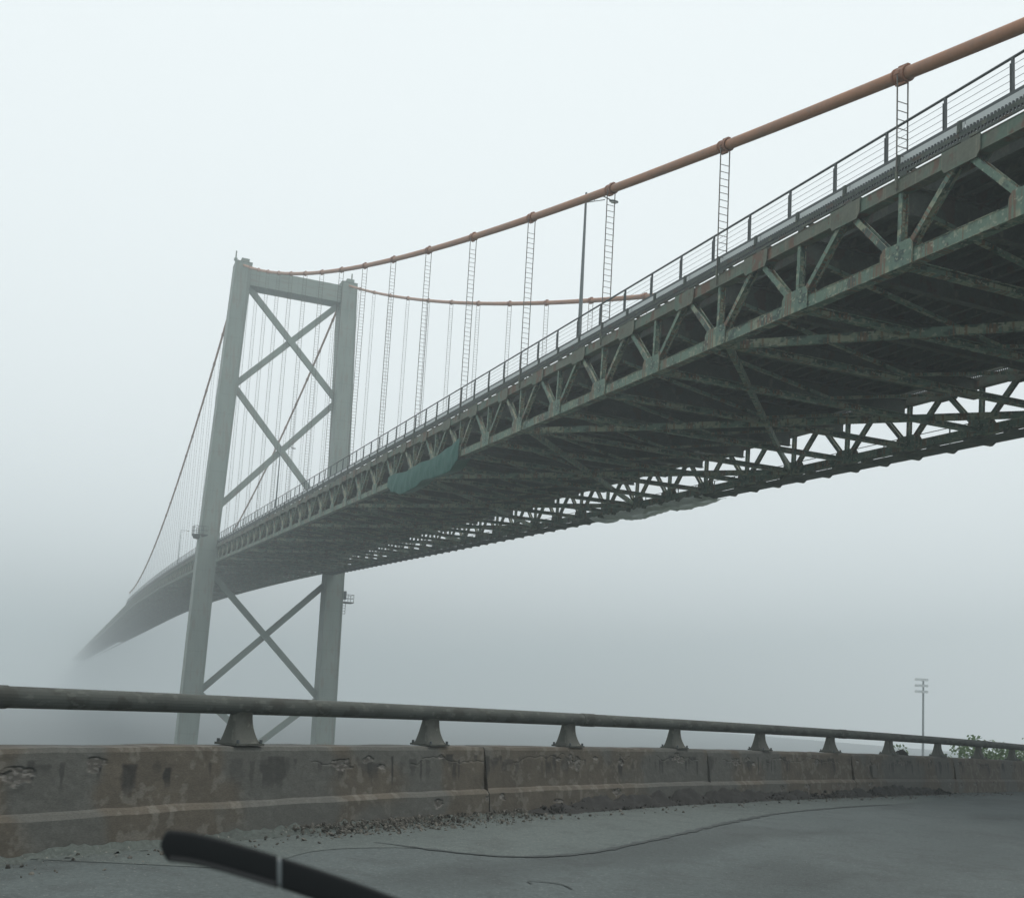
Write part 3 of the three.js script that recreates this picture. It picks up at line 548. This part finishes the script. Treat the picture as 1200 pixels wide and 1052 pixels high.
// rubble, grit and a tarry ridge along the foot of the parapet
{
  const list = [], g0 = new THREE.IcosahedronGeometry(1, 0);
  const q4 = new THREE.Quaternion(), im = new THREE.InstancedMesh(g0, M.stone, 6000), mt = new THREE.Matrix4(), col = new THREE.Color();
  for (let i = 0; i < 6000; i++) {
    const dense = i < 2600, s = dense ? 0.4 + 4.2 * Math.pow(rnd(), 0.8) * (rnd() < 0.5 ? 1 : 0.6) : R(-6, 24), o = -0.17 - Math.abs((rnd() + rnd() - 1) * (dense ? 0.75 : 0.9)), q = onLine(s, o), sz = 0.004 + 0.022 * Math.pow(rnd(), 5);
    q4.setFromEuler(new THREE.Euler(rnd() * 6, rnd() * 6, rnd() * 6));
    mt.compose(V(q.x, q.y + sz * 0.4 + (dense ? 0.05 * Math.exp(-Math.pow((o + 0.2) / 0.25, 2)) : 0), q.z), q4, new THREE.Vector3(sz * R(0.8, 1.9), sz * R(0.35, 0.7), sz)); im.setMatrixAt(i, mt);
    const t = R(0.35, 1.25); im.setColorAt(i, col.setRGB(t, t * 0.97, t * 0.92));
    if (i >= 4600) { const s2 = R(4.9, 20.3), o2 = -0.16 - 0.24 * rnd(), q2 = onLine(s2, o2), z2 = 0.012 + 0.035 * Math.pow(rnd(), 3); mt.compose(V(q2.x, q2.y + 0.13 * rnd() * (1 + (o2 + 0.16) / 0.24), q2.z), q4, new THREE.Vector3(z2 * R(0.8, 1.8), z2 * R(0.5, 1), z2)); im.setMatrixAt(i, mt); const d = R(0.12, 0.4); im.setColorAt(i, col.setRGB(d, d, d)); }
  }
  im.name = 'loose_grit'; im.castShadow = im.receiveShadow = true; im.userData = { label: 'loose grit and concrete crumbs strewn along the parapet foot', category: 'grit', kind: 'stuff' }; scene.add(im);
  const ridge = (s0, s1, amp, seed, name, mat, label, cat) => {
    const n = Math.ceil((s1 - s0) / 0.06), m = 10, pos = [], idx = [], uv = [];
    for (let i = 0; i <= n; i++) for (let j = 0; j <= m; j++) {
      const s = s0 + (s1 - s0) * i / n, v = j / m, env = Math.pow(Math.max(0, Math.sin(Math.PI * i / n)), 0.5), big = 0.5 + 0.9 * Math.abs(perlin.noise(s * 0.9, seed, 0)) + 0.5 * perlin.noise(s * 2.6, seed, 4), o = lerp(-0.12, -0.42 - 0.12 * perlin.noise(s * 1.4, seed, 9), v);
      const y = amp * env * Math.max(0, big) * Math.pow(Math.max(0, Math.cos(v * Math.PI / 2)), 1.3) + 0.05 * perlin.noise(s * 7, v * 6, seed) * env + 0.03 * perlin.noise(s * 19, v * 15, seed) * env - 0.012 * v + 0.004, q = onLine(s, o), w = V(q.x, q.y + y, q.z); pos.push(w.x, w.y, w.z); uv.push(s, o);
    }
    for (let i = 0; i < n; i++) for (let j = 0; j < m; j++) { const a = i * (m + 1) + j, b = a + m + 1; idx.push(a, b, a + 1, a + 1, b, b + 1); }
    const g = new THREE.BufferGeometry(); g.setAttribute('position', new THREE.Float32BufferAttribute(pos, 3)); g.setAttribute('uv', new THREE.Float32BufferAttribute(uv, 2)); g.setIndex(idx); g.computeVertexNormals();
    const o = single(name, g, mat, label, cat); stuff(o); return o;
  };
  ridge(4.6, 13.6, 0.23, 3.3, 'tar_ridge', M.dirt, 'lumpy black ridge of old asphalt against the parapet foot', 'asphalt ridge');
  ridge(13.7, 20.5, 0.22, 8.8, 'tar_ridge', M.dirt, 'broken dark asphalt crumbs in the gap at the parapet foot', 'asphalt ridge');
  ridge(-5, 5.0, 0.07, 5.1, 'silt_bank', M.silt, 'low bank of grey silt and grit at the parapet foot', 'silt');
}
// tar seam that curves over the asphalt, and a short hook painted dark for a windscreen reflection
function strip(name, pts, w, mat, label, category, lift = 0.0075) {
  const c = new THREE.CatmullRomCurve3(pts.map(([x, z]) => V(x, -EYE, z))), n = pts.length * 40, pos = [], idx = [], uv = [];
  const yAt = (p) => { let best = 1e9, s = 0; for (const l of line) { const d = (l.x - p.x) ** 2 + (l.z + p.z) ** 2; if (d < best) { best = d; s = l.s; } } return drop(s); };
  for (let i = 0; i <= n; i++) { const t = i / n, p = c.getPointAt(t), d = c.getTangentAt(t), ww = w * (0.55 + 0.9 * Math.abs(perlin.noise(t * 30, 2, 5))) * Math.min(1, Math.sin(Math.PI * t) * 6 + 0.15), y = p.y + yAt(p) + lift + bumpy(p.x, p.z); for (const s of [-1, 1]) { const we = ww * (0.55 + 0.7 * perlin.noise(t * 60, s * 3, 1) + 0.5 * perlin.noise(t * 170, s * 5, 2)); pos.push(p.x + s * d.z * we, y, p.z - s * d.x * we); uv.push(p.x, p.z); } }
  for (let i = 0; i < n; i++) { const a = i * 2; idx.push(a, a + 1, a + 2, a + 1, a + 3, a + 2); }
  const g = new THREE.BufferGeometry(); g.setAttribute('position', new THREE.Float32BufferAttribute(pos, 3)); g.setAttribute('uv', new THREE.Float32BufferAttribute(uv, 2)); g.setIndex(idx); g.computeVertexNormals();
  return single(name, g, mat, label, category);
}
strip('dark_road_strip', [[3.0, 10.6], [3.36, 10.2], [3.77, 9.79], [4.22, 9.64], [4.97, 9.92], [5.78, 10.55], [6.99, 11.53], [8.66, 12.98], [10.51, 14.39], [12.2, 15.45], [14.5, 16.6]], 0.11, M.tar, 'long dark tar seam curving across the asphalt', 'tar seam');
strip('dark_road_strip', [[3.62, 8.2], [3.66, 8.33], [3.76, 8.3], [3.86, 8.18], [3.86, 7.95]], 0.03, M.tar, 'short hooked windscreen reflection painted dark on the asphalt beside the car', 'tar seam');

// dark cap and pale plate on the parapet
{
  const q = onLine(18.55, 0.14), g = new THREE.SphereGeometry(0.14, 14, 8, 0, 6.2832, 0, 1.6); g.scale(1.15, 0.9, 0.9);
  const p = g.attributes.position; for (let i = 0; i < p.count; i++) { const n = 1 + 0.16 * perlin.noise(p.getX(i) * 14, p.getY(i) * 14, p.getZ(i) * 14); p.setXYZ(i, p.getX(i) * n, p.getY(i) * n, p.getZ(i) * n); } g.computeVertexNormals();
  const m = single('rock', g, M.dirt, 'dark rounded lump lying on top of the parapet', 'rock'); m.position.copy(V(q.x, q.y + 0.838, q.z));
  const w = onLine(16.55, -0.055), pl = single('marker_plate', (() => { const s = new THREE.Shape(); s.moveTo(-0.09, -0.13); s.lineTo(0.10, -0.15); s.lineTo(0.11, 0.08); s.lineTo(-0.02, 0.15); s.lineTo(-0.12, 0.1); return new THREE.ExtrudeGeometry(s, { depth: 0.025, bevelEnabled: false }); })(), M.stone, 'pale chipped plate stuck on the face of the parapet', 'plate');
  pl.position.copy(V(w.x, w.y + 0.50, w.z)); pl.rotation.y = Math.PI / 2 - w.h;
}

// ---------------------------------------------------------------- floodlight mast and trees beyond the ramp
{
  const D = 200, az = 42.5 * Math.PI / 180, l = thing('floodlight_mast', 'tall sports floodlight mast with three rows of lamps beyond the parapet', 'floodlight', null, V(D * Math.sin(az), -12.4, D * Math.cos(az)));
  part('pole', rod(new THREE.Vector3(0, 0, 0), new THREE.Vector3(0, 20.3, 0), 0.24, 10, 0.14), M.lamp, l);
  for (const y of [20.1, 19.1, 18.1]) {
    const arm = part('cross_arm', box(1.9, 0.12, 0.12, -0.3, 0, 0), M.lamp, l, new THREE.Vector3(0, y, 0)); arm.rotation.y = -0.7;
    for (let i = 0; i < 5; i++) { const g = new THREE.CylinderGeometry(0.27, 0.13, 0.36, 10).rotateX(1.25).translate(-1.14 + i * 0.42, 0.05, 0.25); part('floodlight', g, M.galv, arm); }
  }
}
const leafMats = [[0.07, 0.135, 0.04], [0.085, 0.155, 0.045], [0.06, 0.12, 0.04]].map((c) => new THREE.MeshPhysicalMaterial({ color: lin(...c), roughness: 0.8, side: THREE.DoubleSide, transmission: 0.3, thickness: 0 }));
function tree(label, X, Z, base, H, spread, seed, mat, leaves) {
  const t = thing('leafy_tree', label, 'tree', 'trees behind the parapet', V(X, base, Z)), r = mulberry(seed), limbs = [], tips = [];
  const grow = (p, dir, len, rad, lev) => {
    const q = p.clone().addScaledVector(dir, len); limbs.push(rod(p, q, rad, lev ? 5 : 8, rad * 0.62));
    if (lev >= 3) { tips.push(q); return; }
    const n = lev === 0 ? 6 : 4; for (let i = 0; i < n; i++) { const d = dir.clone().add(new THREE.Vector3((r() - 0.5) * 1.7 * spread, (r() - 0.2) * 0.7, (r() - 0.5) * 1.7 * spread)).normalize(); grow(p.clone().lerp(q, 0.45 + 0.55 * (i + 1) / n), d, len * (0.55 + r() * 0.25), rad * 0.52, lev + 1); }
    if (lev > 0) tips.push(q);
  };
  grow(new THREE.Vector3(), UP.clone(), H * 0.42, H * 0.016, 0);
  const hi = Math.max(...tips.map((q) => q.y)) + 0.45; t.scale.setScalar(H / hi);
  part('trunk', join(limbs), M.bark, t);
  const pos = [], idx = []; let n = 0;
  for (let i = 0; i < leaves; i++) {
    const c = tips[Math.floor(r() * tips.length)], g = () => (r() + r() + r() - 1.5), p = new THREE.Vector3(c.x + g() * 0.6, c.y + g() * 0.5, c.z + g() * 0.6), a = new THREE.Vector3(r() - 0.5, r() - 0.5, r() - 0.5).normalize(), b = new THREE.Vector3(r() - 0.5, r() - 0.5, r() - 0.5).cross(a).normalize(), L = 0.09 + 0.09 * r(), W = L * 0.55;
    for (const [u, v] of [[-1, 0], [0, -1], [1, 0], [0, 1]]) pos.push(p.x + a.x * u * L + b.x * v * W, p.y + a.y * u * L + b.y * v * W, p.z + a.z * u * L + b.z * v * W);
    idx.push(n, n + 1, n + 2, n, n + 2, n + 3); n += 4;
  }
  const g = new THREE.BufferGeometry(); g.setAttribute('position', new THREE.Float32BufferAttribute(pos, 3)); g.setIndex(idx); g.computeVertexNormals(); g.setAttribute('uv', new THREE.Float32BufferAttribute(new Float32Array(pos.length / 3 * 2), 2));
  part('crown', g, mat, t);
}
{
  const put = (az, d, top, H, spread, seed, k, n, label) => tree(label, d * Math.sin(az * Math.PI / 180), d * Math.cos(az * Math.PI / 180), top - H, H, spread, seed, leafMats[k], n);
  put(43.9, 76, -1.25, 10, 0.55, 11, 0, 5200, 'thin-topped young tree just showing over the parapet');
  put(45.2, 70, -0.3, 11.5, 0.6, 23, 1, 9000, 'bushy green tree rising above the tube rail');
  put(46.9, 72, -0.35, 11.5, 0.7, 37, 2, 9000, 'broad green tree whose twigs top the tube rail');
}

// ---------------------------------------------------------------- the car the view is taken from: bonnet, cowl and wiper
{
  const c = thing('car', 'car bonnet and black wiper blade standing on the asphalt', 'car');
  const F = new THREE.Matrix4().makeRotationY(-34 * Math.PI / 180), w = (x, y, z) => new THREE.Vector3(x, y + EYE, -z).applyMatrix4(F);
  // camera axes, to lay the wiper where the windscreen is
  const cm = new THREE.Matrix4().makeRotationFromEuler(camera.rotation), px = (x, y, d) => new THREE.Vector3((x - 600) / 1300 * d, (645 - y) / 1300 * d, -d).applyMatrix4(cm).add(new THREE.Vector3(0, EYE, 0));
  const bon = new THREE.BoxGeometry(1.5, 0.07, 1.0, 12, 1, 12), bp = bon.attributes.position;
  for (let i = 0; i < bp.count; i++) { const x = bp.getX(i), z = bp.getZ(i); bp.setY(i, bp.getY(i) - 0.10 * x * x - 0.10 * Math.max(0, -z - 0.1)); }
  bon.computeVertexNormals(); bon.translate(0, EYE - 0.52, -1.72).applyMatrix4(F); part('bonnet', bon, M.carpaint, c);
  const fr = box(1.56, 0.62, 1.15, 0, EYE - 0.90, -1.72).applyMatrix4(F); part('front_body', fr, M.carpaint, c);
  part('cowl', box(1.5, 0.05, 0.34, 0, EYE - 0.47, -1.05).applyMatrix4(F), M.plastic, c);
  for (const s of [-1, 1]) part('front_wheel', new THREE.CylinderGeometry(0.32, 0.32, 0.22, 24).rotateZ(Math.PI / 2).translate(s * 0.72, 0.325, -1.72).applyMatrix4(F), M.rubber, c);
  // wiper blade: a low spoiler section swept along a gentle curve
  const P3 = [[188, 990, 0.92], [225, 994, 0.92], [300, 1014, 0.91], [400, 1046, 0.90], [520, 1092, 0.89], [660, 1150, 0.88]].map(([x, y, d]) => px(x, y, d));
  const upw = px(300, 900, 0.9).sub(px(300, 1000, 0.9)).normalize(), back = px(300, 1000, 0.8).sub(px(300, 1000, 0.9)).normalize(), cv = new THREE.CatmullRomCurve3(P3);
  const blade = (t0, t1, hgt, n) => { const pos = [], idx = []; const sec = [[-1, 0.2], [-0.8, 0.9], [0, 1.15], [0.75, 0.8], [1, 0.1], [0.6, -0.5], [-0.6, -0.5]]; for (let i = 0; i <= n; i++) { const t = lerp(t0, t1, i / n), p = cv.getPoint(t), k = t0 === 0 ? Math.min(1, Math.sqrt(i / n * 9 + 0.02)) : 1; for (const [a, b] of sec) { const q = p.clone().addScaledVector(upw, a * hgt * k).addScaledVector(back, b * 0.0025); pos.push(q.x, q.y, q.z); } } const m = sec.length; for (let i = 0; i < n; i++) for (let j = 0; j < m; j++) { const a = i * m + j, b = i * m + (j + 1) % m; idx.push(a, b, a + m, b, b + m, a + m); } for (let j = 1; j < m - 1; j++) idx.push(0, j, j + 1, n * m, n * m + j + 1, n * m + j); const g = new THREE.BufferGeometry(); g.setAttribute('position', new THREE.Float32BufferAttribute(pos, 3)); g.setIndex(idx); g.computeVertexNormals(); return g; };
  const bl = part('wiper_blade', blade(0, 0.452, 0.0132, 40), M.rubber, c); bl.userData.label = 'black rubber wiper blade';
  part('wiper_blade', blade(0.462, 1, 0.0128, 40), M.rubber, c).userData.label = 'black rubber wiper blade';
  const lip = (t0, t1) => { const pts = []; for (let i = 0; i <= 12; i++) pts.push(cv.getPoint(lerp(t0, t1, i / 12)).addScaledVector(upw, -0.0105).addScaledVector(back, 0.004)); return tube(pts, 0.0022, 30, 6); };
  part('rubber_lip', lip(0.06, 0.45), M.plastic, bl);
  part('blade_clip', blade(0.451, 0.463, 0.012, 3), M.lamp, c);
  part('wiper_arm', join([rod(px(640, 1140, 0.885), px(700, 1260, 0.93), 0.008, 8), rod(px(700, 1260, 0.93), px(700, 1300, 0.97), 0.014, 8)]), M.plastic, c);
}

renderer.render(scene, camera);
